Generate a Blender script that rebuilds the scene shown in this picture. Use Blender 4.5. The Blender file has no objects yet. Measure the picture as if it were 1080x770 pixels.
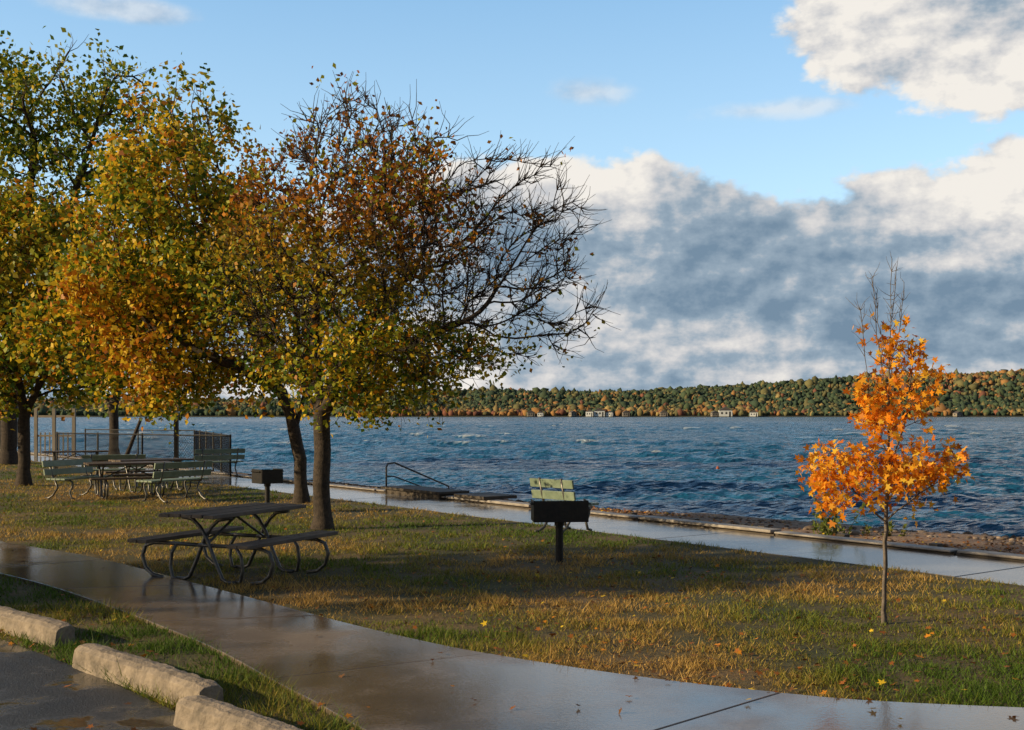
import bpy, math, random, bmesh
import numpy as np
from mathutils import Vector, kdtree
random.seed(4); R=np.random.default_rng(4)
sc=bpy.context.scene
F=1200.0; H=1.8
def W(u,v,z=0.0):
    y=(H-z)*F/(v-438.0); return ((u-540)/F*y, y, z)
# ------------------------------------------------------------ materials
def newmat(name):
    m=bpy.data.materials.new(name); m.use_nodes=True
    nt=m.node_tree; return m,nt,nt.nodes,nt.links,nt.nodes['Principled BSDF']
def noise(nt,scale,detail=5,rough=.55,vec=None,dist=0):
    n=nt.nodes.new('ShaderNodeTexNoise'); n.inputs['Scale'].default_value=scale
    n.inputs['Detail'].default_value=min(detail,4); n.inputs['Roughness'].default_value=rough
    n.inputs['Distortion'].default_value=dist
    if vec is not None: nt.links.new(vec,n.inputs['Vector'])
    return n.outputs['Fac']
def ramp(nt,fac,stops):
    r=nt.nodes.new('ShaderNodeValToRGB'); nt.links.new(fac,r.inputs['Fac'])
    e=r.color_ramp.elements
    while len(e)<len(stops): e.new(0.5)
    for i,(p,c) in enumerate(stops):
        e[i].position=p; e[i].color=(*c,1) if len(c)==3 else c
    return r.outputs['Color']
def mixc(nt,fac,a,b,mode='MIX'):
    m=nt.nodes.new('ShaderNodeMix'); m.data_type='RGBA'; m.blend_type=mode
    for s,v in ((m.inputs[0],fac),(m.inputs[6],a),(m.inputs[7],b)):
        if hasattr(v,'is_linked'): nt.links.new(v,s)
        elif isinstance(v,tuple): s.default_value=(*v,1)
        else: s.default_value=v
    return m.outputs[2]
def geo_pos(nt): return nt.nodes.new('ShaderNodeNewGeometry').outputs['Position']
def bump(nt,h,strength,dist,bsdf):
    b=nt.nodes.new('ShaderNodeBump'); b.inputs['Strength'].default_value=strength
    b.inputs['Distance'].default_value=dist
    nt.links.new(h,b.inputs['Height']); nt.links.new(b.outputs[0],bsdf.inputs['Normal'])
def simple(name,c1,c2,scale=8,rough=.6,bmp=.3,bd=.01,metal=0,pos=True):
    m,nt,N,L,b=newmat(name)
    v=geo_pos(nt)
    f=noise(nt,scale,5,.65,v)
    L.new(ramp(nt,f,[(.3,c1),(.7,c2)]),b.inputs['Base Color'])
    b.inputs['Roughness'].default_value=rough; b.inputs['Metallic'].default_value=metal
    if bmp: bump(nt,noise(nt,scale*4,3,.6,v),bmp,bd,b)
    return m
def concrete(name,dark,light,wet_lo,wet_hi,scale=.9,wk=.5):
    m,nt,N,L,b=newmat(name); v=geo_pos(nt)
    f1=noise(nt,scale,4,.6,v); f2=noise(nt,35,3,.7,v); f3=noise(nt,wk,4,.62,v)
    c=ramp(nt,f1,[(.32,dark),(.68,light)])
    c=mixc(nt,.6,c,ramp(nt,f2,[(.3,(.4,.4,.4)),(.7,(1,1,1))]),'MULTIPLY')
    wet=ramp(nt,f3,[(.40,(0,0,0)),(.53,(1,1,1))])
    c=mixc(nt,wet,c,mixc(nt,.5,c,(0.05,.045,.04),'MIX'))
    L.new(c,b.inputs['Base Color'])
    r=ramp(nt,f3,[(.38,(wet_hi,)*3),(.53,(wet_lo,)*3)]); L.new(r,b.inputs['Roughness'])
    b.inputs['Specular IOR Level'].default_value=.7
    bump(nt,f2,.25,.004,b)
    return m
def attrmat(name,rough=.6,trans=.35):
    m,nt,N,L,b=newmat(name)
    a=N.new('ShaderNodeAttribute'); a.attribute_name='Col'
    L.new(a.outputs['Color'],b.inputs['Base Color']); b.inputs['Roughness'].default_value=rough
    b.inputs['Specular IOR Level'].default_value=.25
    if trans:
        t=N.new('ShaderNodeBsdfTranslucent'); L.new(a.outputs['Color'],t.inputs['Color'])
        mx=N.new('ShaderNodeMixShader'); mx.inputs[0].default_value=trans
        L.new(b.outputs[0],mx.inputs[1]); L.new(t.outputs[0],mx.inputs[2])
        L.new(mx.outputs[0],N['Material Output'].inputs['Surface'])
    return m
# ------------------------------------------------------------ mesh helpers
def npmesh(name,V,Fc,mat,col=None,smooth=False,loops=None):
    V=np.asarray(V,dtype=np.float32); Fc=np.asarray(Fc,dtype=np.int32)
    me=bpy.data.meshes.new(name); k=Fc.shape[1]
    me.vertices.add(len(V)); me.vertices.foreach_set('co',V.ravel())
    me.loops.add(Fc.size); me.loops.foreach_set('vertex_index',Fc.ravel())
    me.polygons.add(len(Fc)); me.polygons.foreach_set('loop_start',np.arange(0,Fc.size,k,dtype=np.int32))
    me.polygons.foreach_set('loop_total',np.full(len(Fc),k,dtype=np.int32))
    if smooth: me.polygons.foreach_set('use_smooth',np.ones(len(Fc),dtype=bool))
    me.update(calc_edges=True)
    if col is not None:
        a=me.color_attributes.new('Col','FLOAT_COLOR','POINT')
        c=np.ones((len(V),4),dtype=np.float32); c[:,:3]=col; a.data.foreach_set('color',c.ravel())
    me.materials.append(mat)
    o=bpy.data.objects.new(name,me); sc.collection.objects.link(o); return o
class MB:
    def __init__(s): s.v=[]; s.f=[]
    def box(s,c,d,rot=0.0,tilt=None):
        i=len(s.v); cx,cy,cz=c; dx,dy,dz=[q/2 for q in d]
        cr,sr=math.cos(rot),math.sin(rot)
        for z in(-dz,dz):
            for x,y in((-dx,-dy),(dx,-dy),(dx,dy),(-dx,dy)):
                X,Y,Z=x,y,z
                if tilt:
                    ct,st=math.cos(tilt),math.sin(tilt); Y,Z=Y*ct-Z*st,Y*st+Z*ct
                s.v.append((cx+X*cr-Y*sr,cy+X*sr+Y*cr,cz+Z))
        s.f+=[(i,i+3,i+2,i+1),(i+4,i+5,i+6,i+7)]+[(i+a,i+(a+1)%4,i+4+(a+1)%4,i+4+a) for a in range(4)]
    def tube(s,pts,r,n=8,caps=True):
        pts=[Vector(p) for p in pts]; rs=r if isinstance(r,(list,tuple)) else [r]*len(pts)
        i0=len(s.v); up=None
        for k,p in enumerate(pts):
            d=(pts[min(k+1,len(pts)-1)]-pts[max(k-1,0)]).normalized()
            if up is None:
                up=Vector((0,0,1)) if abs(d.z)<.9 else Vector((1,0,0))
            a=d.cross(up).normalized(); b=a.cross(d).normalized(); up=b
            for j in range(n):
                t=2*math.pi*j/n; s.v.append(tuple(p+(a*math.cos(t)+b*math.sin(t))*rs[k]))
        for k in range(len(pts)-1):
            for j in range(n):
                A=i0+k*n+j; B=i0+k*n+(j+1)%n; s.f.append((A,B,B+n,A+n))
        if caps:
            s.f.append(tuple(i0+j for j in range(n))[::-1]); s.f.append(tuple(i0+(len(pts)-1)*n+j for j in range(n)))
    def prism(s,poly,z0,z1):
        i=len(s.v); n=len(poly)
        s.v+=[(x,y,z0) for x,y in poly]+[(x,y,z1) for x,y in poly]
        s.f.append(tuple(range(i,i+n))[::-1]); s.f.append(tuple(range(i+n,i+2*n)))
        s.f+=[(i+a,i+(a+1)%n,i+n+(a+1)%n,i+n+a) for a in range(n)]
    def obj(s,name,mat,parent=None,bevel=0,smooth=False,mw=None):
        me=bpy.data.meshes.new(name); me.from_pydata(s.v,[],s.f); me.update(); me.materials.append(mat)
        o=bpy.data.objects.new(name,me); sc.collection.objects.link(o)
        if smooth: 
            for p in me.polygons: p.use_smooth=True
        if bevel:
            b=o.modifiers.new('b','BEVEL'); b.width=bevel; b.segments=2; b.limit_method='ANGLE'
        if parent: o.parent=parent
        return o
def empty(name,loc,rot=0):
    e=bpy.data.objects.new(name,None); e.location=loc; e.rotation_euler=(0,0,rot); e.empty_display_size=.2
    sc.collection.objects.link(e); return e
def pip(P,poly):
    x,y=P[:,0],P[:,1]; ins=np.zeros(len(P),bool); n=len(poly)
    for i in range(n):
        x1,y1=poly[i]; x2,y2=poly[(i+1)%n]
        if y1==y2: continue
        c=((y1>y)!=(y2>y))&(x<(x2-x1)*(y-y1)/(y2-y1)+x1); ins^=c
    return ins
def pnoise(P,sc_,seed,n=24):
    r=np.random.default_rng(seed); o=np.zeros(len(P))
    for i in range(n):
        a=r.uniform(0,2*np.pi); k=sc_*r.uniform(.4,2.4); o+=np.sin(P[:,0]*k*np.cos(a)+P[:,1]*k*np.sin(a)+r.uniform(0,6.28))
    return o/np.sqrt(n/2)
bm=bmesh.new(); bmesh.ops.create_icosphere(bm,subdivisions=1,radius=1); iv=np.array([v.co[:] for v in bm.verts]); bm.verts.index_update(); fi=np.array([[v.index for v in f.verts] for f in bm.faces]); bm.free()
# ------------------------------------------------------------ frames
P0=np.array([5.4,12.0]); D_=np.array([-.594,.804]); N_=np.array([.804,.594])
def ST(s,t): q=P0+N_*s+D_*t; return (q[0],q[1])
def shore(t): return 5.3+2.8*np.clip((13.4-t)/8.8,0,1.5)+.25*np.sin(np.asarray(t)*.9)
WZ=-0.42
def sandz(s,t):
    k=np.clip((s-2.1)/(shore(t)-2.1),0,4); return -.02+(WZ+.02)*np.where(k<1,k**1.7,1+(k-1)*1.2)
ss=np.concatenate([[-4000,-1500,-500,-150,-60],np.linspace(-40,1.7,50),np.linspace(1.9,14,60),[20,40,100,400,1500,4000]])
ts=np.concatenate([[-4000,-1000,-200,-60],np.linspace(-30,80,170),[120,300,1000,4000]])
S,T=np.meshgrid(ss,ts,indexing='ij')
Z=np.zeros_like(S)
XY=P0+S[...,None]*N_+T[...,None]*D_
nz=pnoise(XY.reshape(-1,2),1.6,3).reshape(S.shape)
Z=np.where(S>2.0,sandz(S,T)+.022*nz*(S<16),Z)
Z=np.where((S>1.72)&(S<=2.0),-.05,Z)
Z=np.maximum(Z,-1.8)
Z=np.where(S<-.3,-.008+0.004*np.clip(nz,-1,1),Z)
V=np.dstack([XY,Z]).reshape(-1,3); a,b=S.shape
I=np.arange(a*b).reshape(a,b); Fq=np.stack([I[:-1,:-1],I[:-1,1:],I[1:,1:],I[1:,:-1]],-1).reshape(-1,4)[:,::-1]
m,nt,N,L,bs=newmat('ground_mat'); v=geo_pos(nt)
f=noise(nt,.7,5,.6,v); g=noise(nt,14,5,.7,v)
grass=ramp(nt,f,[(.3,(.05,.06,.014)),(.5,(.11,.085,.028)),(.7,(.21,.13,.055))])
grass=mixc(nt,.6,grass,ramp(nt,g,[(.3,(.4,.4,.4)),(.7,(1.2,1.2,1.2))]),'MULTIPLY')
sand=ramp(nt,g,[(.3,(.19,.11,.065)),(.7,(.40,.26,.165))])
dt=N.new('ShaderNodeVectorMath'); dt.operation='DOT_PRODUCT'; L.new(v,dt.inputs[0]); dt.inputs[1].default_value=(.804,.594,0)
mp=N.new('ShaderNodeMapRange'); mp.inputs['From Min'].default_value=P0@N_+.1; mp.inputs['From Max'].default_value=P0@N_+.3
L.new(dt.outputs['Value'],mp.inputs['Value'])
L.new(mixc(nt,mp.outputs[0],grass,sand),bs.inputs['Base Color']); bs.inputs['Roughness'].default_value=.9
bump(nt,g,.8,.03,bs)
ground=npmesh('ground',V,Fq,m,smooth=True)
n=4200; t_=R.uniform(-12,24,n); s_=2.25+R.random(n)**.8*(shore(t_)-2.0); Bp=P0+s_[:,None]*N_+t_[:,None]*D_
sz=R.uniform(.012,.045,n)*np.where(R.random(n)<.05,2.2,1)
V=iv[None]*(1+R.normal(0,.12,(n,len(iv),1)))*np.stack([sz*1.3,sz,sz*.6],1)[:,None]+np.c_[Bp,sandz(s_,t_)+sz*.3][:,None]
pc=np.array([(.14,.10,.07),(.24,.17,.12),(.34,.26,.20),(.09,.06,.045)])[R.integers(0,4,n)]
npmesh('beach_pebbles',V.reshape(-1,3),(fi[None]+(np.arange(n)*len(iv))[:,None,None]).reshape(-1,3),attrmat('pebble_mat',.6,0),np.repeat(pc,len(iv),0),smooth=True)
# sidewalk
Fe=[(-16,27),(-10,19.2),(-7.25,16.1),(-5.2,14.2),(-3.21,11.87),(-1.10,9.39),(0.14,8.24),(1.59,7.35),(3.12,6.92),(8,6.3),(20,6)]
Ne=[(-17,25.5),(-11.2,17.8),(-8.4,15.2),(-6.3,13.3),(-4.6,11.6),(-2.5,9.0),(-1.35,7.25),(-0.2,5.7),(1.8,4.9),(8,4.2),(20,3.9)]
def dens(P,n):
    P=np.array(P,float); q=np.linspace(0,len(P)-1,n); out=[]
    for x in q:
        i=min(int(x),len(P)-2); f=x-i
        p0=P[max(i-1,0)];p1=P[i];p2=P[i+1];p3=P[min(i+2,len(P)-1)]
        out.append(.5*((2*p1)+(-p0+p2)*f+(2*p0-5*p1+4*p2-p3)*f*f+(-p0+3*p1-3*p2+p3)*f**3))
    return np.array(out)
fe=dens(Fe,101); ne=dens(Ne,101)
side_poly=[tuple(p) for p in fe]+[tuple(p) for p in ne[::-1]]
concm=concrete('sidewalk_mat',(.16,.12,.09),(.32,.25,.20),.05,.32)
mb=MB(); mb.prism(side_poly,-.05,.006)
base_m=simple('joint_mat',(.02,.018,.015),(.05,.045,.035),10,.9)
walk=empty('sidewalk',(0,0,0)); mb.obj('joint_bed',base_m,walk)
mb=MB()
cl=np.r_[0,np.cumsum(np.linalg.norm(np.diff((fe+ne)/2,axis=0),axis=1))]
cuts=np.arange(0,cl[-1],2.4)
for i in range(len(cuts)-1):
    a0,a1=cuts[i]+.005,cuts[i+1]-.005; q=np.linspace(a0,a1,9)
    A=[(np.interp(x,cl,fe[:,0]),np.interp(x,cl,fe[:,1])) for x in q]; B=[(np.interp(x,cl,ne[:,0]),np.interp(x,cl,ne[:,1])) for x in q]
    mb.prism((A+B[::-1])[::-1],-.04,.025+random.uniform(-.003,.003))
mb.obj('slabs',concm,walk,bevel=.006)
pm=concrete('promenade_mat',(.27,.25,.23),(.42,.40,.375),.05,.26)
prom=empty('promenade',(0,0,0)); mb=MB(); t=-40
while t<75:
    mb.prism([ST(0,t+.006),ST(0,t+2.394),ST(1.7,t+2.394),ST(1.7,t+.006)][::-1],-.1,.005+random.uniform(-.004,.004)); t+=2.4
mb.obj('slabs',pm,prom,bevel=.006)
mb=MB(); mb.prism([ST(.01,-40),ST(.01,75),ST(1.69,75),ST(1.69,-40)][::-1],-.15,-.012); mb.obj('joint_bed',base_m,prom)
capm=simple('seawall_cap_mat',(.21,.18,.155),(.42,.375,.33),5,.6,.6,.01); timb=simple('timber_mat',(.04,.03,.024),(.11,.085,.06),6,.7,.6,.01)
wall=empty('seawall',(0,0,0)); mb=MB(); mt=MB(); t=-40
while t<75:
    j=random.uniform(-.02,.02)
    mb.prism([ST(1.84+j,t+.02),ST(1.84+j,t+2.95),ST(2.10+j,t+2.95),ST(2.10+j,t+.02)][::-1],.025,.065+random.uniform(-.012,.014))
    mt.prism([ST(1.90,t+.01),ST(1.90,t+2.99),ST(2.05,t+2.99),ST(2.05,t+.01)][::-1],-.5,.02)
    for k in (0.4,1.9):
        mt.prism([ST(2.125,t+k),ST(2.125,t+k+.14),ST(2.25,t+k+.14),ST(2.25,t+k)][::-1],-.5,.08)
    t+=3
mb.obj('cap',capm,wall,bevel=.015); mt.obj('timber_face',timb,wall,bevel=.01)
# parking lot
road_edge=[(20,-15),(2,3.2),(-0.85,5.55),(-1.88,6.72),(-3.0,8.0),(-4.6,9.65),(-6.6,12.2),(-14,22)]
road_poly=road_edge+[(-24,14),(-14,4),(-6,-6),(6,-20)]
m,nt,N,L,bs=newmat('asphalt_mat'); v=geo_pos(nt)
g=noise(nt,60,4,.7,v); f=noise(nt,1.3,4,.6,v)
L.new(mixc(nt,.8,ramp(nt,f,[(.35,(.03,.03,.032)),(.65,(.075,.07,.066))]),ramp(nt,g,[(.38,(.3,.3,.3)),(.66,(1.9,1.9,1.9))]),'MULTIPLY'),bs.inputs['Base Color'])
L.new(ramp(nt,f,[(.46,(.5,.5,.5)),(.54,(.03,.03,.03))]),bs.inputs['Roughness'])
b=N.new('ShaderNodeBump'); L.new(ramp(nt,f,[(.46,(.9,.9,.9)),(.54,(.03,.03,.03))]),b.inputs['Strength']); b.inputs['Distance'].default_value=.015; L.new(g,b.inputs['Height']); L.new(b.outputs[0],bs.inputs['Normal'])
mb=MB(); mb.prism(road_poly,-.04,.004); mb.obj('parking_lot',m)
km=simple('kerb_mat',(.13,.105,.08),(.38,.30,.225),7,.8,1.0,.014)
def kerb(p,q,h=.17,w=.2):
    e=empty('concrete_kerb',(p[0],p[1],0),math.atan2(q[1]-p[1],q[0]-p[0])); Ln=math.hypot(q[0]-p[0],q[1]-p[1])
    prof=[(0,0),(.008,h*.4),(.016,h*.8),(.05,h*.96),(w*.5,h*1.01),(w-.045,h*.98),(w-.012,h*.8),(w,0)]
    mb=MB(); n=len(prof); K=34; xs=np.linspace(0,Ln,K)
    for k,x in enumerate(xs):
        ed=min(k,K-1-k); sh_=.9 if ed==0 else .98 if ed==1 else 1
        wob=.006*math.sin(x*5+p[0])
        for (yy,zz) in prof: mb.v.append((x+random.uniform(-.006,.006)*(ed>0),w/2+(yy-w/2)*sh_+random.uniform(-.005,.005)+wob,max(0,zz*sh_+random.uniform(-.006,.004)*(zz>0))))
    for k in range(K-1):
        for j in range(n-1): A=k*n+j; mb.f.append((A,A+1,A+1+n,A+n))
    mb.f.append(tuple(range(n))[::-1]); mb.f.append(tuple((K-1)*n+j for j in range(n)))
    mb.obj('kerb_stone',km,e,bevel=.004)
kerb((-4.75,9.9),(-3.55,8.8)); kerb((-3.15,8.12),(-1.90,6.86)); kerb((-1.97,6.60),(-.8,5.4)); kerb((-6.6,12.05),(-5.0,10.2))
# ------------------------------------------------------------ grass
def scatter(n,r0,r1,half=32):
    a=np.radians(R.uniform(-half,half,n)); r=np.exp(R.uniform(np.log(r0),np.log(r1),n))
    return np.stack([r*np.sin(a),r*np.cos(a)],1),r
def lawn_mask(P):
    s=(P-P0)@N_
    return (s<.03)&~pip(P,side_poly)&~pip(P,road_poly)
P,r=scatter(480000,5.2,60); k=lawn_mask(P); P=P[k]; r=r[k]
pn=pnoise(P,1.1,11); pn2=pnoise(P,5,12)
keep=R.random(len(P))<np.clip(.72+.38*pn2-.12*pn,.12,1); P=P[keep]; r=r[keep]; pn=pn[keep]; pn2=pn2[keep]
strip_poly=[tuple(q) for q in ne[:80]]+road_edge[1:]
strip=pip(P,strip_poly)
n=len(P)
hh=R.uniform(.02,.055,n)*(1+.35*np.clip(pn2,-1,1.5))*np.where(strip,1.6,1); hh*=np.where(R.random(n)<.02,1.9,1); ww=.0035*np.maximum(r/8,1)**.8*R.uniform(.7,1.5,n)
th=R.uniform(0,6.28,n); lean=R.normal(0,.6,(n,2))*hh[:,None]
base=np.c_[P,np.full(n,-.008)]; dx=np.c_[np.cos(th)*ww,np.sin(th)*ww,np.zeros(n)]
tip=base+np.c_[lean,hh]
V=np.stack([base-dx,base+dx,tip],1).reshape(-1,3)
q=np.clip(.52+.42*pn+R.normal(0,.2,n)-.35*strip,0,1)[:,None]
gc=np.array([.10,.17,.02]); sw=np.array([.55,.34,.10]); ol=np.array([.27,.25,.038])
c=np.where(q<.5,gc+(ol-gc)*q*2,ol+(sw-ol)*(q-.5)*2)*R.uniform(.55,1.3,(n,1))
npmesh('grass',V,np.arange(3*n).reshape(-1,3),attrmat('grass_mat',.6,.35),np.repeat(c,3,0))
# ------------------------------------------------------------ leaves
DI=np.array([[0,0,0],[.36,.4,.08],[0,1,0],[-.36,.4,.08]]),np.array([[0,1,2,3]])
star=[]
for ang,rr in [(-90,.12),(-50,.32),(-20,.62),(5,.34),(35,.78),(60,.42),(90,1.0),(120,.42),(145,.78),(175,.34),(200,.62),(230,.32)]:
    star.append([rr*.75*math.cos(math.radians(ang)),.35+rr*.65*math.sin(math.radians(ang)),.05*abs(math.cos(math.radians(ang)))])
STAR=np.array(star),np.array([list(range(12))])
def rotm(n,flat=False):
    q=R.normal(size=(n,4)); 
    q/=np.linalg.norm(q,axis=1)[:,None]; w,x,y,z=q.T
    M=np.empty((n,3,3)); M[:,0]=np.c_[1-2*(y*y+z*z),2*(x*y-z*w),2*(x*z+y*w)]
    M[:,1]=np.c_[2*(x*y+z*w),1-2*(x*x+z*z),2*(y*z-x*w)]; M[:,2]=np.c_[2*(x*z-y*w),2*(y*z+x*w),1-2*(x*x+y*y)]
    if flat:
        a=R.uniform(0,6.28,n); t1=R.normal(0,.3,n); t2=R.normal(0,.3,n); o=np.zeros(n); l=np.ones(n)
        A=np.stack([np.c_[np.cos(a),-np.sin(a),o],np.c_[np.sin(a),np.cos(a),o],np.c_[o,o,l]],1)
        B=np.stack([np.c_[np.cos(t1),o,np.sin(t1)],np.c_[o,l,o],np.c_[-np.sin(t1),o,np.cos(t1)]],1)
        Cc=np.stack([np.c_[l,o,o],np.c_[o,np.cos(t2),-np.sin(t2)],np.c_[o,np.sin(t2),np.cos(t2)]],1)
        M=A@B@Cc
    return M
def leaves(name,pos,size,cols,mat,tmpl=DI,flat=False):
    n=len(pos); M=rotm(n,flat); T,Fc=tmpl; k=len(T)
    s=R.uniform(.65,1.25,n)*size
    V=np.einsum('nij,kj->nki',M,T)*np.asarray(s)[:,None,None]+pos[:,None,:]
    Fa=(Fc[None]+(np.arange(n)*k)[:,None,None]).reshape(-1,Fc.shape[1])
    return npmesh(name,V.reshape(-1,3),Fa,mat,np.repeat(cols,k,0))
leafm=attrmat('leaf_mat',.5,.40); litter=attrmat('litter_mat',.7,.1)
def pick(n,pal,w,jit=.25):
    pal=np.array(pal); i=R.choice(len(pal),n,p=np.array(w)/sum(w)); return pal[i]*R.uniform(1-jit,1+jit,(n,1))
OR=(.60,.23,.018); YE=(.72,.48,.03); RU=(.32,.11,.022); YG=(.36,.36,.027); GR=(.09,.155,.016); BR=(.15,.07,.025)
P,r=scatter(11000,5.5,60); k=lawn_mask(P); pn=pnoise(P,.8,31); k&=R.random(len(P))<np.clip(.3+.4*pn,.04,1); P=P[k]
P2,r2=scatter(260,6,30); k=pip(P2,side_poly)|pip(P2,road_poly); P2=P2[k]
t_=R.uniform(-14,22,9000); s_=2.15+np.abs(R.normal(0,1.0,9000)); B_=P0+s_[:,None]*N_+t_[:,None]*D_
kk=R.random(9000)<np.clip(.5+.5*np.sin(t_*.9),.12,1); B_=B_[kk]; sb=s_[kk]; tb=t_[kk]
pos=np.r_[np.c_[P,R.uniform(.01,.04,len(P))],np.c_[P2,np.full(len(P2),.04)],np.c_[B_,sandz(sb,tb)+.035]]
leaves('fallen_leaves',pos,.058,pick(len(pos),[OR,YE,RU,BR],[3,1.2,5,8]),litter,STAR,True)
# ------------------------------------------------------------ trees
bark=simple('bark_mat',(.022,.016,.012),(.09,.064,.046),14,.9,.9,.02)
bark2=simple('bark_young_mat',(.10,.08,.065),(.22,.18,.15),25,.8,.6,.005)
def grow(trunk,ells,nattr,seed,D=.2,di=1.6,dk=.34,up=.12,iters=90,zmin=0):
    r=np.random.default_rng(seed); A=[]
    vols=np.array([e[3]*e[4]*e[5] for e in ells]); 
    for e,c in zip(ells,(nattr*vols/vols.sum()).astype(int)):
        d=r.normal(size=(c,3)); d/=np.linalg.norm(d,axis=1)[:,None]; rad=r.random(c)**(1/2.6)
        lob=1+.13*np.sin(d[:,0]*5+seed)+.10*np.sin(d[:,2]*7+d[:,1]*4+seed*2)
        A.append(np.array(e[:3])+d*(rad*lob)[:,None]*np.array(e[3:6]))
    A=np.concatenate(A); A=A[A[:,2]>zmin]
    nodes=[]; par=[]
    for tr in trunk:
        start=-1
        tr=[np.array(p,float) for p in tr]
        if nodes:
            dd=np.linalg.norm(np.array(nodes)-tr[0],axis=1); start=int(dd.argmin())
        for a,b in zip(tr[:-1],tr[1:]):
            k=max(1,int(np.linalg.norm(b-a)/D))
            for j in range(k):
                if start==-1 and not nodes: nodes.append(a.copy()); par.append(-1); start=0
                nodes.append(a+(b-a)*(j+1)/k+r.normal(0,.045*D,3)); par.append(start); start=len(nodes)-1
    for it in range(iters):
        kd=kdtree.KDTree(len(nodes)); [kd.insert(p,i) for i,p in enumerate(nodes)]; kd.balance()
        pull={}; keep=[]
        for i,a in enumerate(A):
            _,j,d=kd.find(a)
            if d<dk: continue
            keep.append(i)
            if d<di: pull.setdefault(j,[]).append((a-nodes[j])/d)
        A=A[keep]
        if not pull or len(A)==0: break
        for j,ds in pull.items():
            v=np.sum(ds,0)+r.normal(0,.25,3)+np.array([0,0,up*len(ds)]); 
            pd=nodes[j]-nodes[par[j]] if par[j]>=0 else np.array([0,0,1.]); v=v/np.linalg.norm(v)+.5*pd/(np.linalg.norm(pd)+1e-6)
            v/=np.linalg.norm(v); nodes.append(nodes[j]+v*D); par.append(j)
        if len(nodes)>9000: break
    return nodes,par
def tree(name,trunk,ells,nattr,seed,R0,leaff,lsize,mat=bark,twl=.4,ntw=3,rmin=.004,lper=5,spread=.12,tm=DI,**kw):
    r=np.random.default_rng(seed+1)
    nodes,par=grow(trunk,ells,nattr,seed,**kw); n0=len(nodes)
    tips=np.zeros(n0); ch=np.zeros(n0,int)
    for p in par:
        if p>=0: ch[p]+=1
    for i in range(n0-1,-1,-1):
        if ch[i]==0: tips[i]+=1
        if par[i]>=0: tips[par[i]]+=tips[i]
    rad=np.maximum(R0*(tips/tips.max())**.47,rmin*1.6)
    nodes=list(nodes); par=list(par); rad=list(rad); tw=[]
    ctr=np.mean([e[:3] for e in ells],0)
    for i in range(n0):
        if tips[i]<=5 and i>5:
            for _ in range(r.poisson(ntw)):
                o=nodes[i]-ctr; o/=np.linalg.norm(o)+1e-6
                pd=nodes[i]-nodes[par[i]]; pd/=np.linalg.norm(pd)+1e-6
                d=r.normal(size=3)*.75+.5*o+.7*pd+np.array([0,0,.25]); d/=np.linalg.norm(d); l=twl*r.uniform(.35,1.2); p=nodes[i]; j=i
                for s in range(3):
                    p=p+d*l/3; nodes.append(p); par.append(j); rad.append(rmin*(1.1-.28*s)); j=len(nodes)-1
                    d=d+r.normal(size=3)*.25+np.array([0,0,.12]); d/=np.linalg.norm(d)
                    if s: tw.append(p)
    Nn=np.array(nodes); Pa=np.array(par); Ra=np.array(rad)
    idx=np.where(Pa>=0)[0]; A=Nn[Pa[idx]]; B=Nn[idx]; rb=Ra[idx]; ra=np.minimum(Ra[Pa[idx]],rb*1.35)
    base=np.array(trunk[0][0]); ha=A[:,2]-base[2]; ra=ra*(1+.5*np.exp(-np.maximum(ha,0)/.12)*(ra>.5*R0)); hb=B[:,2]-base[2]; rb=rb*(1+.5*np.exp(-np.maximum(hb,0)/.12)*(rb>.5*R0))
    d=B-A; ln=np.linalg.norm(d,axis=1); d/=ln[:,None]; B=B+d*rb[:,None]*.3
    h=np.where(np.abs(d[:,2:])<.9,np.array([[0,0,1.]]),np.array([[1.,0,0]])); u=np.cross(d,h); u/=np.linalg.norm(u,axis=1)[:,None]; w=np.cross(d,u)
    e=empty(name,(0,0,0))
    for K,sel,suf in ((8,rb>.03,'trunk_and_limbs'),(3,rb<=.03,'twigs')):
        if not sel.any(): continue
        q=np.linspace(0,2*np.pi,K,endpoint=False); ring=np.cos(q)[None,:,None]*u[sel][:,None]+np.sin(q)[None,:,None]*w[sel][:,None]
        V=np.concatenate([A[sel][:,None]+ring*ra[sel][:,None,None],B[sel][:,None]+ring*rb[sel][:,None,None]],1)
        n=int(sel.sum()); j=np.arange(K); fc=np.stack([j,(j+1)%K,K+(j+1)%K,K+j],1)
        fa=(fc[None]+(np.arange(n)*2*K)[:,None,None]).reshape(-1,4)
        o=npmesh(suf,V.reshape(-1,3),fa[:,::-1],mat,smooth=True); o.parent=e
    tw=np.array(tw)
    if len(tw):
        p,cf=leaff(tw); k=r.random(len(tw))<p; tk=np.repeat(tw[k],lper,0)+r.normal(0,spread,(int(k.sum())*lper,3))
        cols=cf(tk); o=leaves('leaves',tk,lsize,cols,leafm,tm); o.parent=e
    return e
def clumpy(P,s=2.2,seed=1):
    r=np.random.default_rng(seed); o=np.zeros(len(P))
    for i in range(14):
        k=r.normal(size=3)*s; o+=np.sin(P@k+r.uniform(0,6.28))
    return o/2.6
def lf_main(P):
    x,z=P[:,0],P[:,2]
    p=np.clip(.60-.26*(x+2.9)/1.3,.035,.7)+np.where((z<3.2),.6,0)*np.clip(1.2-(x+2.4)/3.0,0,1)
    p*=np.clip(1.05-.38*(z-4.3),.13,1); p*=np.clip(.75+.7*clumpy(P,2.0,5),.05,1.6)
    def cf(Q):
        low=np.clip((4.7-Q[:,2])/1.3-.18*(Q[:,0]+2.5),0,1)[:,None]
        return pick(len(Q),[RU,OR,BR,YG],[4,4,1.5,3])*(1-low)+low*pick(len(Q),[YG,YE,GR,OR],[5,4,4,1])
    return p,cf
tx=-3.0
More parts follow.
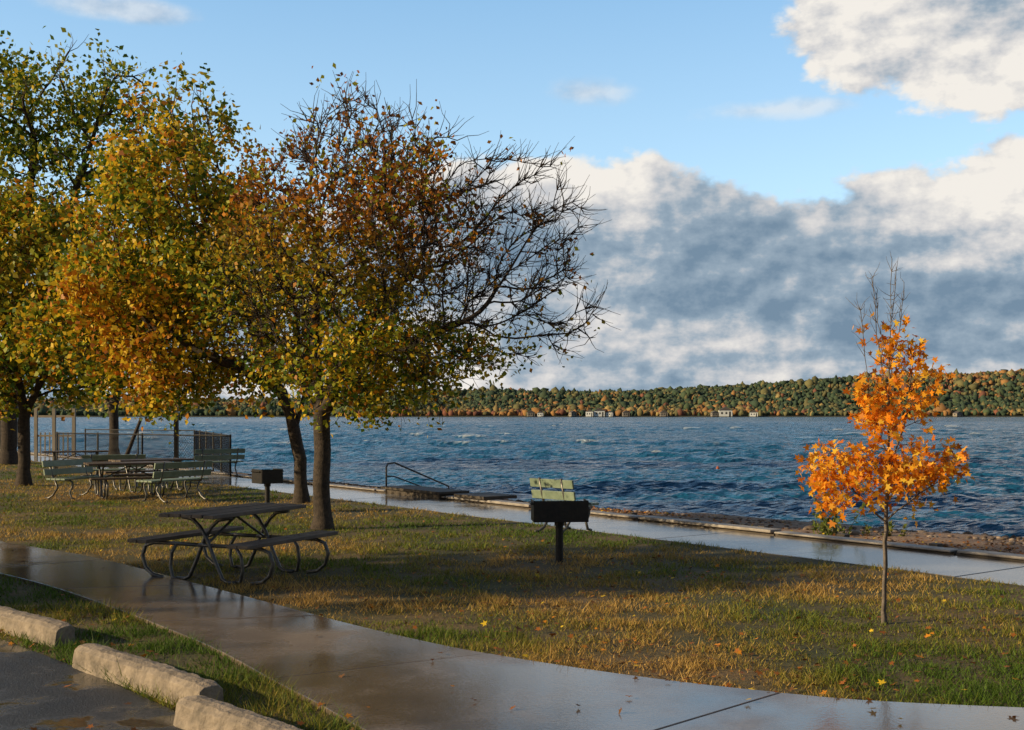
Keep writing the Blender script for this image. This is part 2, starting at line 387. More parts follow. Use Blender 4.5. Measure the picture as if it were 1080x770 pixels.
tree('maple_tree',[[(tx,18,0),(tx-.02,18,.7),(tx+.0,18.02,1.4),(tx-.02,18,1.85),(tx-.12,18,2.9),(tx-.1,18.1,4.2)],
  [(tx,18,1.75),(tx+.3,17.9,2.5),(tx+.75,17.8,3.3),(tx+1.5,17.7,4.1)],[(tx,18,1.8),(tx-.5,18.2,2.5),(tx-.9,18.3,3.4)],[(tx+.3,17.9,2.5),(tx+1.1,18.2,2.85),(tx+2.2,18.3,3.3)]],
  [(-1.90,18,4.1,3.0,2.3,2.4),(-2.5,18,5.15,1.2,1.4,1.7),(-2.3,18,2.7,2.0,1.8,.6)],2500,21,.133,lf_main,.09,twl=.5,ntw=3.9,lper=6,spread=.10,rmin=.0056,zmin=1.95,D=.17,di=1.4,dk=.26)
def lf_or(P):
    p=np.clip(.85+.5*clumpy(P,1.7,8),.10,1)
    def cf(Q):
        c=(clumpy(Q,1.1,3)+.25*R.normal(size=len(Q)))[:,None]
        return np.where(c>0.35,pick(len(Q),[OR,YE,RU],[4,7,1.2]),pick(len(Q),[YG,YE,OR,GR],[5,3.8,.8,4]))
    return p,cf
b2=W(318,530)
tree('maple_tree',[[(b2[0],b2[1],0),(b2[0]-.02,23.4,.9),(b2[0]-.18,23.4,1.75),(b2[0]-.6,23.3,2.8),(b2[0]-1.2,23.2,4.2)],[(b2[0]-.1,23.4,1.5),(b2[0]+.1,23.4,2.3),(b2[0]-.1,23.4,4.0)],[(b2[0]-.4,23.4,2.3),(b2[0]-1.5,23.0,2.9),(b2[0]-2.8,23,3.5)]],
  [(-6.8,23.4,5.3,2.1,2.2,2.9),(-7.3,23.3,3.6,2.5,2.1,1.7),(-5.0,23.4,3.6,1.5,1.6,1.5)],2000,33,.13,lf_or,.125,twl=.5,ntw=3,lper=12,spread=.17,rmin=.006,zmin=1.95,D=.24,di=1.9,dk=.4)
def lf_l(P):
    p=np.clip(.8+.5*clumpy(P,1.6,4),.08,1)
    def cf(Q): 
        h=np.clip((Q[:,2:3]-3.5)/3,0,1); return (1-h)*pick(len(Q),[YG,GR,YE,OR],[4,5,2,1])+h*pick(len(Q),[YE,OR,YG,GR],[4,1.5,5,2])
    return p,cf
b3=W(25,512)
tree('maple_tree',[[(b3[0],b3[1],0),(b3[0],b3[1],1.9),(b3[0]-.3,b3[1],3.5)],[(b3[0],b3[1],1.7),(b3[0]+.6,b3[1],3.0)]],
  [(b3[0]-.3,b3[1],4.6,2.6,2.5,2.9),(b3[0]+.4,b3[1]-.5,3.4,2.5,2.2,1.3)],1300,35,.16,lf_l,.16,twl=.55,ntw=2.8,lper=11,spread=.2,rmin=.008,zmin=1.8,D=.28,di=2.2,dk=.48)
def lf_t(P):
    p=np.clip(.6+.5*clumpy(P,1.0,14),.04,1)
    def cf(Q): return pick(len(Q),[GR,YG,YE],[5,5,1.0])
    return p,cf
tree('ash_tree',[[(-18.6,42,0),(-18.5,42,4),(-18,42,8),(-17.6,42,12)],[(-18.4,42,4.5),(-16.5,41.6,8),(-15.6,41.5,11)],[(-18,42,6),(-20,42,10)]],
  [(-18.4,42,11.0,3.0,2.6,4.2),(-15.2,41.5,10.9,2.8,2.4,4.1),(-21,42,10.4,2.6,2.6,4)],1100,41,.3,lf_t,.21,twl=.9,ntw=2.8,lper=12,spread=.3,rmin=.012,zmin=5,D=.42,di=3,dk=.8)
b5=W(167,478)
tree('maple_tree',[[(b5[0],b5[1]-6,0),(b5[0],b5[1]-6,2.2),(b5[0]+.2,b5[1]-6,4)]],[(b5[0]-.5,b5[1]-6,5.2,3.6,3,2.9)],700,47,.2,lf_l,.24,twl=.8,ntw=2.5,lper=6,spread=.25,rmin=.012,zmin=2.6,D=.4,di=3,dk=.75)
for (x,y,sd,ex) in ((-23,6.3,51,3.6),(-40,7.5,53,4.5)):
    tree('maple_tree',[[(x,y,0),(x,y,2.5),(x,y,5)]],[(x,y,7.3,ex,1.8,4.6),(x+1,y+.6,5.4,ex,1.8,2.6)],620,sd,.25,lf_t,.36,twl=.9,ntw=2.6,lper=7,spread=.3,rmin=.015,zmin=2.2,D=.5,di=3.2,dk=.85)
def lf_y(P):
    x,y,z=P.T
    p=np.where(z>2.6,.0,np.where(z>2.42,.35,np.where(z>1.9,.8,1.0)))*np.clip(.75+.6*clumpy(P,7,3),.12,1)
    def cf(Q): return pick(len(Q),[(.84,.29,.016),(.92,.44,.03),(.62,.17,.012),(.85,.55,.05)],[5,5,2,2],.2)
    return p,cf
bx,by,_=W(932,657)
tree('young_maple_tree',[[(bx,by,0),(bx+.01,by,.7),(bx+.04,by,1.4),(bx+.05,by,2.2),(bx+.07,by,3.15)],
   [(bx+.02,by,.85),(bx-.25,by+.05,1.15),(bx-.48,by,1.42)],[(bx+.02,by,.9),(bx+.28,by-.05,1.12),(bx+.52,by,1.25)],[(bx+.04,by,1.4),(bx-.12,by,1.9),(bx-.2,by,2.7)],[(bx+.04,by,1.3),(bx+.2,by,1.8),(bx+.25,by,2.3)],[(bx+.05,by,2.2),(bx+.15,by,2.6),(bx+.17,by,2.9)],[(bx+.04,by,1.9),(bx-.05,by,2.4),(bx-.1,by,3.0)],[(bx+.04,by,2.3),(bx-.05,by,2.6),(bx-.06,by,2.85)],[(bx+.05,by,2.5),(bx+.1,by,2.8),(bx+.11,by,3.05)]],
   [(bx+.0,by,1.27,.60,.4,.27),(bx+.12,by,1.9,.25,.3,.55)],280,61,.022,lf_y,.076,mat=bark2,twl=.17,ntw=2.4,rmin=.0022,lper=5,spread=.05,tm=STAR,zmin=.98,D=.1,di=.6,dk=.12,up=.2)
def weeds(name,cx,cy,z,n,h,sp,col,ls=.08):
    mb=[]; e=empty(name,(0,0,0)); st=MB()
    for i in range(n):
        b=np.array([cx+random.gauss(0,sp),cy+random.gauss(0,sp),z]); d=np.array([random.gauss(0,.2),random.gauss(0,.2),1]); l=h*random.uniform(.5,1.1)
        st.tube([tuple(b),tuple(b+d*l)],[.005,.002],4)
        for k in range(9):
            p=b+d*l*(k/9); mb.append(p+np.array([random.gauss(0,.02),random.gauss(0,.02),0])); mb.append(p)
    mb=np.array(mb); st.obj('stems',greenstem,e); o=leaves('blades',mb,ls,pick(len(mb),col,[1]*len(col)),leafm); o.parent=e
greenstem=simple('stem_mat',(.07,.08,.02),(.14,.13,.04),10)
weeds('shore_weeds',4.95,17.5,-.1,18,.62,.14,[(.12,.16,.03),(.2,.22,.05)])
weeds('shore_weeds',5.5,17.2,-.1,6,.3,.22,[(.12,.16,.03),(.22,.2,.05)])
# ------------------------------------------------------------ furniture
metal=simple('galvanised_pipe_mat',(.09,.085,.08),(.18,.17,.16),20,.42,.1,.002,.7)
wood=simple('weathered_wood_mat',(.065,.045,.034),(.17,.12,.085),7,.5,.4,.004)
blackm=simple('cast_iron_mat',(.010,.010,.010),(.03,.024,.02),18,.5,.5,.004,.3)
greenm=simple('bench_green_mat',(.15,.20,.14),(.26,.32,.23),6,.5,.2,.003)
def picnic(loc,rot,Lg=1.8):
    e=empty('picnic_table',loc,rot)
    mb=MB()
    for i in range(5): mb.box((-.30+i*.15,random.uniform(-.006,.006),.74+random.uniform(-.003,.003)),(.138,Lg,.04))
    mb.obj('tabletop',wood,e,bevel=.005)
    for sx in(-1,1):
        mb=MB()
        for i in range(2): mb.box((sx*(.60+i*.14),0,.445),(.13,Lg,.04))
        mb.obj('bench_seat',wood,e,bevel=.005)
    for sy in(-1,1):
        mb=MB(); y=sy*(Lg/2-.32)
        for sx in(-1,1):
            pts=[(sx*.32,y,.712),(sx*.30,y,.70),(sx*.16,y,.68),(sx*.06,y,.60),(sx*-.04,y,.46),(sx*-.16,y,.2),(sx*-.24,y,.05),(sx*-.30,y,.022),(sx*-.42,y,.022)]
            mb.tube([(p[0],p[1]+sx*.022,p[2]) for p in pts],.021,8)
            q=[(sx*.10,y,.40),(sx*.45,y,.402),(sx*.72,y,.40),(sx*.84,y,.36),(sx*.885,y,.25),(sx*.84,y,.12),(sx*.74,y,.045),(sx*.60,y,.022)]
            mb.tube(q,.021,8)
            q=[(sx*.40,y,.40),(sx*.47,y,.30),(sx*.49,y,.15),(sx*.46,y,.03),(sx*.40,y,.022)]
            mb.tube(q,.019,8)
        mb.tube([(-.12,y,.40),(.12,y,.40)],.021,8)
        mb.box((0,y,.705),(.68,.05,.026))
        mb.obj('pipe_frame',metal,e,smooth=True)
    mb=MB(); mb.tube([(0,-Lg/2+.32,.40),(0,0,.68)],.014,6); mb.tube([(0,Lg/2-.32,.40),(0,0,.68)],.014,6); mb.obj('brace',metal,e)
    return e
picnic((-3.08,12.7,0),math.radians(-25),1.65)
def bench(loc,rot,Lg=1.5):
    e=empty('park_bench',loc,rot)
    mb=MB()
    for i in range(4): mb.box((0,-.2+i*.125,.44),(Lg,.11,.035))
    mb.obj('seat',greenm,e,bevel=.004)
    mb=MB()
    for i in range(2): mb.box((0,.29+i*.04,.58+i*.18),(Lg,.035,.13),0,-.2)
    mb.obj('backrest',greenm,e,bevel=.004)
    for i,sx in enumerate((-1,1)):
        mb=MB(); x=sx*(Lg/2-.22)
        mb.tube([(x,.36,.84),(x,.27,.5),(x,.24,.41),(x,-.2,.41),(x,-.27,.37),(x,-.27,.28),(x,-.2,.15),(x,-.24,.04),(x,-.32,.02)],.022,8)
        mb.tube([(x,.2,.41),(x,.12,.25),(x,.25,.08),(x,.36,.02),(x,.46,.02)],.022,8)
        mb.obj('leg_%d'%(i+1),metal,e,smooth=True)
    return e
bench((.84,17.6,0),math.radians(134),.9)
for u,v,rt in ((84,525,70),(183,528,236),(228,503,215),(120,514,200)):
    x,y,_=W(u,v); bench((x,y,0),math.radians(rt),1.5)
for u,v,rt in ((136,524,-62),(160,518,-50),(80,503,-70)):
    x,y,_=W(u,v); picnic((x,y,0),math.radians(rt),1.8)
def grill(loc,rot,w=.66):
    e=empty('pedestal_grill',loc,rot); mb=MB(); d=.42
    z0,z1=.50,.76
    mb.box((0,-d/2,(z0+z1)/2),(w,.012,z1-z0)); 
    mb.box((-w/2,0,(z0+z1)/2),(.012,d-.014,z1-z0)); mb.box((w/2,0,(z0+z1)/2),(.012,d-.014,z1-z0)); mb.box((0,0,z0+.006),(w-.014,d-.014,.012))
    mb.box((0,d/2,z0+.09),(w,.012,.16))
    mb.obj('firebox',blackm,e,bevel=.003)
    g=MB()
    for i in range(15): g.tube([(-w/2+.04+i*(w-.08)/14,-d/2+.02,z1-.03),(-w/2+.04+i*(w-.08)/14,d/2-.02,z1-.03)],.006,6)
    for yy in(-.17,.17): g.tube([(-w/2-.03,yy,z1-.04),(w/2+.03,yy,z1-.04)],.008,6)
    for sx in(-1,1): g.tube([(sx*(w/2+.03),-.17,z1-.04),(sx*(w/2+.03),.17,z1-.04)],.012,6)
    g.obj('grate',blackm,e)
    p=MB(); p.tube([(0,0,-.02),(0,0,z0)],.048,14); p.tube([(0,0,z0-.06),(0,0,z0-.002)],.062,14); p.obj('post',blackm,e,smooth=False)
    h=MB(); h.tube([(w/2+.01,-.05,z1-.10),(w/2+.05,-.05,z1-.12),(w/2+.05,.05,z1-.12),(w/2+.01,.05,z1-.10)],.008,6); h.obj('handle',metal,e)
x,y,_=W(590,592); grill((x,y,0),math.radians(4))
x,y,_=W(282,541); grill((x,y,.05),math.radians(38),.42)
e=empty('beach_steps',(0,0,0)); mb=MB(); t0=((-2.97-P0[0])*D_[0]+(26-P0[1])*D_[1])
def bx4(s0,s1,ta,tb,z0,z1): mb.prism([ST(s0,ta),ST(s0,tb),ST(s1,tb),ST(s1,ta)][::-1],z0,z1)
bx4(1.72,2.5,t0-2.2,t0+.3,.10,.16); 
for i in range(3): bx4(2.52+i*.32,2.83+i*.32,t0-2.0,t0+.1,-.4,.06-.11*i)
bx4(1.78,2.4,t0-2.1,t0+.2,-.3,.095)
mb.obj('deck_and_treads',timb,e,bevel=.01)
hr=MB(); a0=ST(1.78,t0+.15); a1=ST(2.0,t0+.15); a2=ST(3.5,t0+.15)
hr.tube([(*a0,.0),(*a0,.6),(a0[0]+.03,a0[1]+.02,.68),(*a1,.7),(*a2,.10),(a2[0],a2[1],-.4)],.022,8)
hr.tube([(*ST(1.78,t0+.15),.4),(*a1,.38),(*a2,-.15)],.016,8)
hr.obj('handrail',metal,e,smooth=True)
bx_=MB(); bx_.prism([ST(1.75,t0-3.8),ST(1.75,t0-2.7),ST(2.6,t0-2.7),ST(2.6,t0-3.8)][::-1],.085,.15); bx_.obj('timber_platform',timb,bevel=.01)
def fence(pts,h=1.2,name='chain_link_fence'):
    e=empty(name,(0,0,0)); p=MB(); w=MB()
    for (a,b) in zip(pts[:-1],pts[1:]):
        a=np.array(a);b=np.array(b); l=np.linalg.norm(b-a); n=max(1,int(l/2.2))
        for i in range(n+1): q=a+(b-a)*i/n; p.tube([(*q,-.3),(*q,h+.04)],.03,6)
        p.tube([(*a,h),(*b,h)],.022,6); p.tube([(*a,.06),(*b,.06)],.015,6)
        m=int(l/.11); k=h/.11
        for i in range(-int(k),m):
            for s in(0,1):
                f0,f1=i*.11,i*.11+h-.06; z0,z1=(.06,h) if s==0 else (h,.06)
                c0,c1=max(f0,0),min(f1,l)
                if c1-c0<.05: continue
                zz0=z0+(z1-z0)*(c0-f0)/(f1-f0); zz1=z0+(z1-z0)*(c1-f0)/(f1-f0)
                q0=a+(b-a)*c0/l; q1=a+(b-a)*c1/l; w.tube([(*q0,zz0),(*q1,zz1)],.0045,3,False)
    p.obj('posts_and_rails',blackm,e); w.obj('wire_mesh',blackm,e)
fence([W(60,494)[:2],W(150,499)[:2],W(243,503)[:2]]); fence([W(243,503)[:2],W(205,486)[:2],W(90,483)[:2]])
pw=MB(); x,y,_=W(186,507); pw.box((x,y,.9),(.11,.11,1.9)); e=empty('light_post',(0,0,0)); pw.obj('post',timb,e,bevel=.008)
pw=MB(); pw.box((x,y,1.93),(.17,.17,.13)); pw.box((x,y,2.01),(.22,.22,.03)); pw.obj('lamp_head',simple('lamp_mat',(.5,.48,.42),(.7,.68,.6),8),e,bevel=.01)
lp=MB(); x,y,_=W(130,487); lp.tube([(x,y,-.1),(x+.35,y,.8),(x+.7,y,1.7)],[.09,.075,.06],8); lp.obj('leaning_post',bark)
def shed(loc,rot,w,d,h,wallc,roofc,name='small_shed'):
    e=empty(name,loc,rot); mb=MB(); mb.box((0,0,h/2),(w,d,h)); mb.obj('walls',wallc,e)
    mb=MB(); o=.35; rh=w*.28
    v=[(-w/2-o,-d/2-o,h-.02),(w/2+o,-d/2-o,h-.02),(w/2+o,d/2+o,h-.02),(-w/2-o,d/2+o,h-.02),(0,-d/2-o,h+rh),(0,d/2+o,h+rh)]
    mb.v=v; mb.f=[(0,1,4),(3,5,2),(0,4,5,3),(1,2,5,4),(0,3,2,1)]; mb.obj('roof',roofc,e)
    mb=MB()
    for xx in(-w*.28,w*.05): mb.box((xx,-d/2-.01,h*.55),(w*.14,.06,h*.32))
    mb.box((w*.32,-d/2-.01,h*.4),(w*.13,.06,h*.78)); mb.box((-w/2-.01,0,h*.55),(.06,d*.3,h*.3)); mb.obj('windows_and_door',blackm,e)
whitew=simple('white_siding_mat',(.6,.6,.57),(.8,.8,.77),2,.6,.1); roofm=simple('roof_mat',(.06,.055,.055),(.12,.10,.09),2,.8)
tan_=simple('tan_siding_mat',(.22,.19,.15),(.32,.27,.22),2,.7,.1)
pv=empty('wooden_gate',(0,0,0)); mb=MB(); yy=50
for u in (38,57,78): xx=(u-540)/F*yy; mb.box((xx,yy,.95),(.13,.13,2.3))
mb.box(((58-540)/F*yy,yy,1.75),(1.8,.1,.1)); mb.box(((58-540)/F*yy,yy,.9),(1.8,.08,.08))
for i in range(9): mb.box(((38-540)/F*yy+.2*i,yy,.55),(.05,.05,1.0))
mb.obj('posts_and_rails',tan_,pv)
shed((-31,62,0),.3,7,5,2.6,tan_,roofm)
# ------------------------------------------------------------ water
ncol=1000
rr=np.r_[np.exp(np.linspace(np.log(15),np.log(420),680))[:-1],np.exp(np.linspace(np.log(420),np.log(4200),50))]; nrow=len(rr)
az=np.radians(np.linspace(-46,46,ncol))
Rr,Az=np.meshgrid(rr,az,indexing='ij'); X=Rr*np.sin(Az); Y=Rr*np.cos(Az); Zw=np.zeros_like(X)
sp=Rr*(np.log(420/15)/680)
sp=np.where(Rr>420,1e3,sp)
wr=np.random.default_rng(5); wind=math.radians(238)
for i in range(84):
    big=i<30
    lam=math.exp(wr.uniform(math.log(1.8),math.log(6))) if big else math.exp(wr.uniform(math.log(.3),math.log(1.7)))
    a=wind+wr.normal(0,.42); kx,ky=math.cos(a)*2*math.pi/lam,math.sin(a)*2*math.pi/lam
    sl=.042 if big else .050; fade=np.clip((lam/sp-1.6)/1.5,0,1)
    if big: fade=fade*np.clip((Rr-20)/60,.12,1)
    ph=kx*X+ky*Y+wr.uniform(0,6.28); s_=np.sin(ph); Zw+=fade*sl*lam/6.283*(s_+.30*np.cos(2*ph))
env=1+.25*pnoise(np.c_[X.ravel(),Y.ravel()],.12,91,8).reshape(X.shape); Zw*=np.clip(env,.5,1.6)
sd=(X-P0[0])*N_[0]+(Y-P0[1])*N_[1]; Zw*=np.clip((sd-4)/5,.2,1)
thr=np.percentile(Zw[(Rr>60)&(Rr<220)],99.7); foam=np.clip((Zw-thr)/.03,0,1)*(Rr<300)*(Rr>30)
V=np.stack([X,Y,WZ+Zw],-1).reshape(-1,3); I=np.arange(ncol*nrow).reshape(nrow,ncol)
Fq=np.stack([I[:-1,:-1],I[:-1,1:],I[1:,1:],I[1:,:-1]],-1).reshape(-1,4)
m,nt,N,L,bs=newmat('water_mat'); v=geo_pos(nt)
fa=N.new('ShaderNodeAttribute'); fa.attribute_name='Col'
L.new(mixc(nt,fa.outputs['Fac'],(.010,.088,.185),(.5,.55,.58)),bs.inputs['Base Color']); bs.inputs['Roughness'].default_value=.12; bs.inputs['IOR'].default_value=1.30; bs.inputs['Specular IOR Level'].default_value=.5
mpn=N.new('ShaderNodeMapping'); mpn.inputs['Rotation'].default_value=(0,0,-.55); mpn.inputs['Scale'].default_value=(.45,1,1); L.new(v,mpn.inputs['Vector'])
f1=noise(nt,4.2,2,.6,mpn.outputs[0]); f2=noise(nt,.4,4,.72,mpn.outputs[0])
ad=N.new('ShaderNodeMath'); ad.operation='MULTIPLY_ADD'; L.new(f2,ad.inputs[0]); ad.inputs[1].default_value=3.0; L.new(f1,ad.inputs[2])
bump(nt,ad.outputs[0],1.0,.30,bs)
npmesh('lake_water',V,Fq,m,np.repeat(foam.reshape(-1,1),3,1),smooth=True)
# ------------------------------------------------------------ far shore
SX=[-.8,-.45,-.2,-.09,0,.05,.13,.22,.26,.3,.37,.45,.6,.9]; SV=[419,421,421,413,411,413,410,405,402,398,394,389,386,392]
yy=np.array([1380,1400,1430,1500,1600,1720,1850,1950,2050,2200,2600]); xs=np.linspace(-.9,.95,260)
def hillz(X_,Y_):
    a=X_/Y_; top=np.interp(a,SX,[(438-v-4)/F*1950 for v in SV]); t=np.clip((Y_-1400)/550,0,1); t=t*t*(3-2*t)
    return np.where(Y_<1398,-2,1.0+np.maximum(top,0)*t*(1+.05*np.sin(X_/90+Y_/70)))
AA,YY=np.meshgrid(xs,yy); XX=AA*YY; ZZ=hillz(XX,YY)
V=np.stack([XX,YY,ZZ],-1).reshape(-1,3); I=np.arange(V.shape[0]).reshape(len(yy),260); Fq=np.stack([I[:-1,:-1],I[:-1,1:],I[1:,1:],I[1:,:-1]],-1).reshape(-1,4)
npmesh('far_hills',V,Fq,simple('hill_mat',(.02,.03,.012),(.06,.05,.02),.02,.9,0),smooth=True)
n=19000; a=R.uniform(-.6,.6,n); y=1408+R.random(n)**1.15*620
x=a*y; z=hillz(x,y); sz=R.uniform(2.2,5.2,n); sz=np.where(R.random(n)<.06,sz*1.6,sz)
V=iv[None]*(1+R.normal(0,.28,(n,len(iv),1)))*np.stack([sz*R.uniform(.6,1.1,n),sz*.8,sz*1.0],1)[:,None]+np.stack([x,y,z+sz*.6],1)[:,None]
pal=[(.04,.065,.025),(.06,.085,.028),(.15,.13,.04),(.33,.16,.04),(.21,.075,.035),(.31,.22,.07)]
cn=pnoise(np.c_[x,y],.010,77)[:,None]
c=np.where(cn*.8+R.normal(0,.6,(n,1))+.35*(a[:,None]>.2)>0.6,pick(n,pal[2:],[3,4,2,2]),pick(n,pal[:3],[5,4,2.5]))
c=c*.9+np.array([.10,.14,.19])*.12  # bluish aerial haze blended into the tree colours
npmesh('distant_trees',V.reshape(-1,3),(fi[None]+(np.arange(n)*len(iv))[:,None,None]).reshape(-1,3),attrmat('distant_tree_mat',.9,0),np.repeat(c,len(iv),0))
for u,w_,hh_,mt_ in ((622,9,6,whitew),(632,13,7,whitew),(643,8,5,whitew),(765,16,7.5,whitew),(754,9,4.5,tan_),(560,9,5,tan_),(795,10,5,whitew),(604,7,5,tan_),(700,9,5,tan_),(1010,8,4,tan_),(570,7,4.5,whitew),(660,8,5,tan_)):
    Yh=1396-random.uniform(0,3); shed(((u-540)/F*Yh,Yh,.3),random.uniform(-.4,.4),w_,8,hh_,mt_,roofm,'lake_house')
bo=MB()
for u,v in ((480,449),(757,497)):
    xx,yb,_=W(u,v,WZ); bo.tube([(xx,yb,WZ-.1),(xx,yb,WZ+.1),(xx,yb,WZ+.2)],[.07,.08,.03],10)
bo.obj('buoy',simple('buoy_mat',(.3,.08,.03),(.4,.1,.04),5))
# ------------------------------------------------------------ light
sel=math.radians(20); saz=math.radians(-107)
sd_=Vector((math.sin(saz)*math.cos(sel),math.cos(saz)*math.cos(sel),math.sin(sel)))
sl=bpy.data.lights.new('sun','SUN'); sl.energy=5; sl.angle=math.radians(.5); sl.color=(1,.79,.47)
so=bpy.data.objects.new('sun',sl); sc.collection.objects.link(so); so.rotation_euler=sd_.to_track_quat('Z','Y').to_euler()
w=bpy.data.worlds.new('World'); sc.world=w; w.use_nodes=True; nt=w.node_tree; N=nt.nodes; L=nt.links; N.clear()
try: w.cycles.sampling_method='MANUAL'; w.cycles.sample_map_resolution=256
except Exception as ex: print(ex)
def M(op,a,b=None,c=None,clamp=False):
    n=N.new('ShaderNodeMath'); n.operation=op; n.use_clamp=clamp
    for i,v in enumerate((a,b,c)):
        if v is None: continue
        if hasattr(v,'is_linked'): L.new(v,n.inputs[i])
        else: n.inputs[i].default_value=v
    return n.outputs[0]
tc=N.new('ShaderNodeTexCoord'); sx=N.new('ShaderNodeSeparateXYZ'); L.new(tc.outputs['Generated'],sx.inputs[0])
x,y,z=sx.outputs; 
azn=M('ARCTAN2',x,y); hyp=M('SQRT',M('ADD',M('MULTIPLY',x,x),M('MULTIPLY',y,y))); el=M('DIVIDE',z,M('MAXIMUM',hyp,.02))
def mr(v,a,b,c=0,d=1,t='SMOOTHSTEP'):
    n=N.new('ShaderNodeMapRange'); n.interpolation_type=t; L.new(v,n.inputs['Value'])
    for i,q in zip((1,2,3,4),(a,b,c,d)): n.inputs[i].default_value=q
    return n.outputs[0]
def ell(X,E,cx,cy,rx,ry):
    a=M('DIVIDE',M('SUBTRACT',X,cx),rx); b=M('DIVIDE',M('SUBTRACT',E,cy),ry)
    return M('SUBTRACT',1.0,M('SQRT',M('ADD',M('MULTIPLY',a,a),M('MULTIPLY',b,b))))
def nz2(X,E,scale,detail,ro,ys=1.5,ox=0):
    n=N.new('ShaderNodeTexNoise'); n.noise_dimensions='2D'; n.inputs['Scale'].default_value=scale; n.inputs['Detail'].default_value=detail; n.inputs['Roughness'].default_value=ro
    cb=N.new('ShaderNodeCombineXYZ'); L.new(M('ADD',X,ox) if ox else X,cb.inputs[0]); L.new(M('MULTIPLY',E,ys),cb.inputs[1]); L.new(cb.outputs[0],n.inputs['Vector'])
    return n.outputs['Fac']
def topcurve(X):
    fc=N.new('ShaderNodeFloatCurve'); L.new(mr(X,-.9,.9,0,1,'LINEAR'),fc.inputs['Value'])
    c=fc.mapping.curves[0]; pts=[(-.9,.12),(-.45,.13),(-.25,.17),(-.1,.215),(0,.232),(.08,.240),(.15,.228),(.2,.212),(.26,.195),(.31,.212),(.38,.228),(.45,.235),(.6,.22),(.9,.15)]
    c.points[0].location=((pts[0][0]+.9)/1.8,pts[0][1]*2); c.points[1].location=((pts[-1][0]+.9)/1.8,pts[-1][1]*2)
    for p in pts[1:-1]: c.points.new((p[0]+.9)/1.8,p[1]*2)
    fc.mapping.update(); return M('MULTIPLY',fc.outputs[0],.5)
ct=topcurve(azn)
nf=nz2(azn,el,9,6,.58)
bl=M('ABSOLUTE',M('SUBTRACT',nz2(azn,el,13,4,.52,1.35,5.0),.5))
v1=M('SUBTRACT',M('MULTIPLY',bl,3.0),.32)
d=M('ADD',M('MULTIPLY',M('SUBTRACT',nf,.5),1.3),M('MULTIPLY',v1,.42))
bank=M('MINIMUM',M('MULTIPLY',M('SUBTRACT',ct,el),19.0),1.6)
up=M('MULTIPLY',ell(azn,el,.43,.345,.205,.108),2.1)
D0=M('ADD',M('MAXIMUM',bank,up),d)
wisp=M('MAXIMUM',M('MAXIMUM',ell(azn,el,.068,.283,.055,.02),ell(azn,el,-.33,.338,.10,.016)),ell(azn,el,.22,.262,.10,.014))
wm=M('MULTIPLY',mr(M('ADD',M('MULTIPLY',wisp,.8),M('MULTIPLY',M('SUBTRACT',nf,.5),1.6)),.1,.8),M('MULTIPLY',mr(wisp,0,.4),.5))
mask=M('MAXIMUM',mr(D0,.0,.24),wm)
nf2=nz2(M('ADD',azn,-.008),M('ADD',el,.010),9,6,.58)
rel=M('SUBTRACT',nf,nf2)
n_o=nz2(azn,el,1.6,2,.5,1,9.0)
side=mr(M('ABSOLUTE',azn),.6,1.1)
over=M('MULTIPLY',mr(n_o,.38,.58),M('MAXIMUM',side,mr(el,.5,.9)))  # dull cloud added overhead, beside and behind the view to lower ambient light
depth=M('SUBTRACT',M('ADD',ct,M('MULTIPLY',M('SUBTRACT',nf,.5),.12)),el)
br=mr(depth,-.03,.065,.90,.43)
low=mr(el,.03,.11,1,0)
br=M('ADD',br,M('MULTIPLY',low,.18))
br=M('ADD',br,M('MULTIPLY',M('MAXIMUM',ell(azn,el,.43,.185,.16,.06),0),.72)); br=M('ADD',br,M('MULTIPLY',M('MAXIMUM',ell(azn,el,.06,.205,.12,.055),0),.6))
br=M('SUBTRACT',br,M('MULTIPLY',M('MAXIMUM',ell(azn,el,.20,.14,.17,.08),0),.30))
n_b=nz2(azn,el,4,6,.58,4.0,2.0)
br=M('ADD',br,M('MULTIPLY',rel,2.2)); br=M('ADD',br,M('MULTIPLY',M('SUBTRACT',n_b,.5),M('ADD',.5,M('MULTIPLY',low,.9))))
br=M('ADD',br,M('MULTIPLY',v1,M('ADD',.22,M('MULTIPLY',mr(depth,0,.08,1,0),.15))))
br=M('SUBTRACT',br,M('MULTIPLY',M('MULTIPLY',mr(D0,.7,2.0),mr(el,.25,.28)),.26))
cr=N.new('ShaderNodeValToRGB'); L.new(br,cr.inputs[0]); e=cr.color_ramp.elements
e[0].position=.08; e[0].color=(.18,.27,.37,1); e[1].position=1; e[1].color=(.90,.86,.80,1)
q=e.new(.42); q.color=(.31,.40,.49,1); q=e.new(.72); q.color=(.64,.64,.65,1)
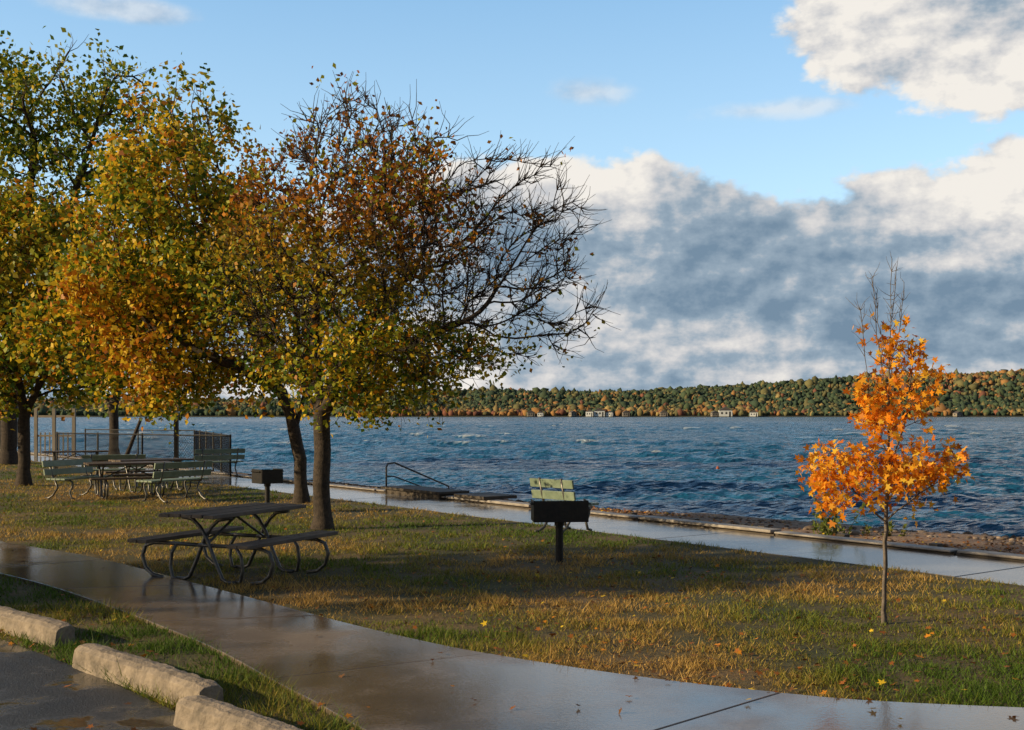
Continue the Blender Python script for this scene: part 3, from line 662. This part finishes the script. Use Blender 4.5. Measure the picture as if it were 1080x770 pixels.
sky=N.new('ShaderNodeTexSky'); sky.sky_type='NISHITA'; sky.sun_disc=False; sky.sun_elevation=sel; sky.sun_rotation=saz%(2*math.pi); sky.air_density=1.0; sky.dust_density=.6; sky.ozone_density=2.0
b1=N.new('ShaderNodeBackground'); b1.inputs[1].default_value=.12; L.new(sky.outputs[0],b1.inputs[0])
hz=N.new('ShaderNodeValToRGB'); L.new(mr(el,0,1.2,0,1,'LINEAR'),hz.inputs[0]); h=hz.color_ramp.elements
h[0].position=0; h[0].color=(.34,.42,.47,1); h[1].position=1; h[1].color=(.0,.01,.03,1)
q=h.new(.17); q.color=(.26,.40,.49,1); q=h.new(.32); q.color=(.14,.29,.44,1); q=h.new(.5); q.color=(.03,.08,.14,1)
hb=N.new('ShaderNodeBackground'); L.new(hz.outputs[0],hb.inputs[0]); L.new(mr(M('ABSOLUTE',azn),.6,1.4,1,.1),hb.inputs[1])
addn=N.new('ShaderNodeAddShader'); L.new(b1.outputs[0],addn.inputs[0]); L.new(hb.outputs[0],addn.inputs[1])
b2_=N.new('ShaderNodeBackground'); b2_.inputs[1].default_value=1.0; L.new(cr.outputs[0],b2_.inputs[0])
b3_=N.new('ShaderNodeBackground'); b3_.inputs[1].default_value=.13; b3_.inputs[0].default_value=(.78,.8,.85,1)
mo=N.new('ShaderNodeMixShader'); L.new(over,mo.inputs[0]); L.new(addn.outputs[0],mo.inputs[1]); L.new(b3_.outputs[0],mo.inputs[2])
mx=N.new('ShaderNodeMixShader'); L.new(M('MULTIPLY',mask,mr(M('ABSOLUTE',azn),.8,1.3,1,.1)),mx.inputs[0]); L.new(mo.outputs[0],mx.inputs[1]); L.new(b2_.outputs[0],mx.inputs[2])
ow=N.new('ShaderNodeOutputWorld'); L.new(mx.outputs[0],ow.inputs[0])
# ------------------------------------------------------------ camera
cam=bpy.data.cameras.new('camera'); cam.lens=40; cam.sensor_width=36; cam.shift_y=53/1080; cam.clip_end=12000; cam.clip_start=.1
co=bpy.data.objects.new('camera',cam); co.location=(0,0,H); co.rotation_euler=(math.radians(90),0,0); sc.collection.objects.link(co); sc.camera=co
sc.view_settings.view_transform='Standard'; sc.view_settings.look='None'; sc.view_settings.exposure=0
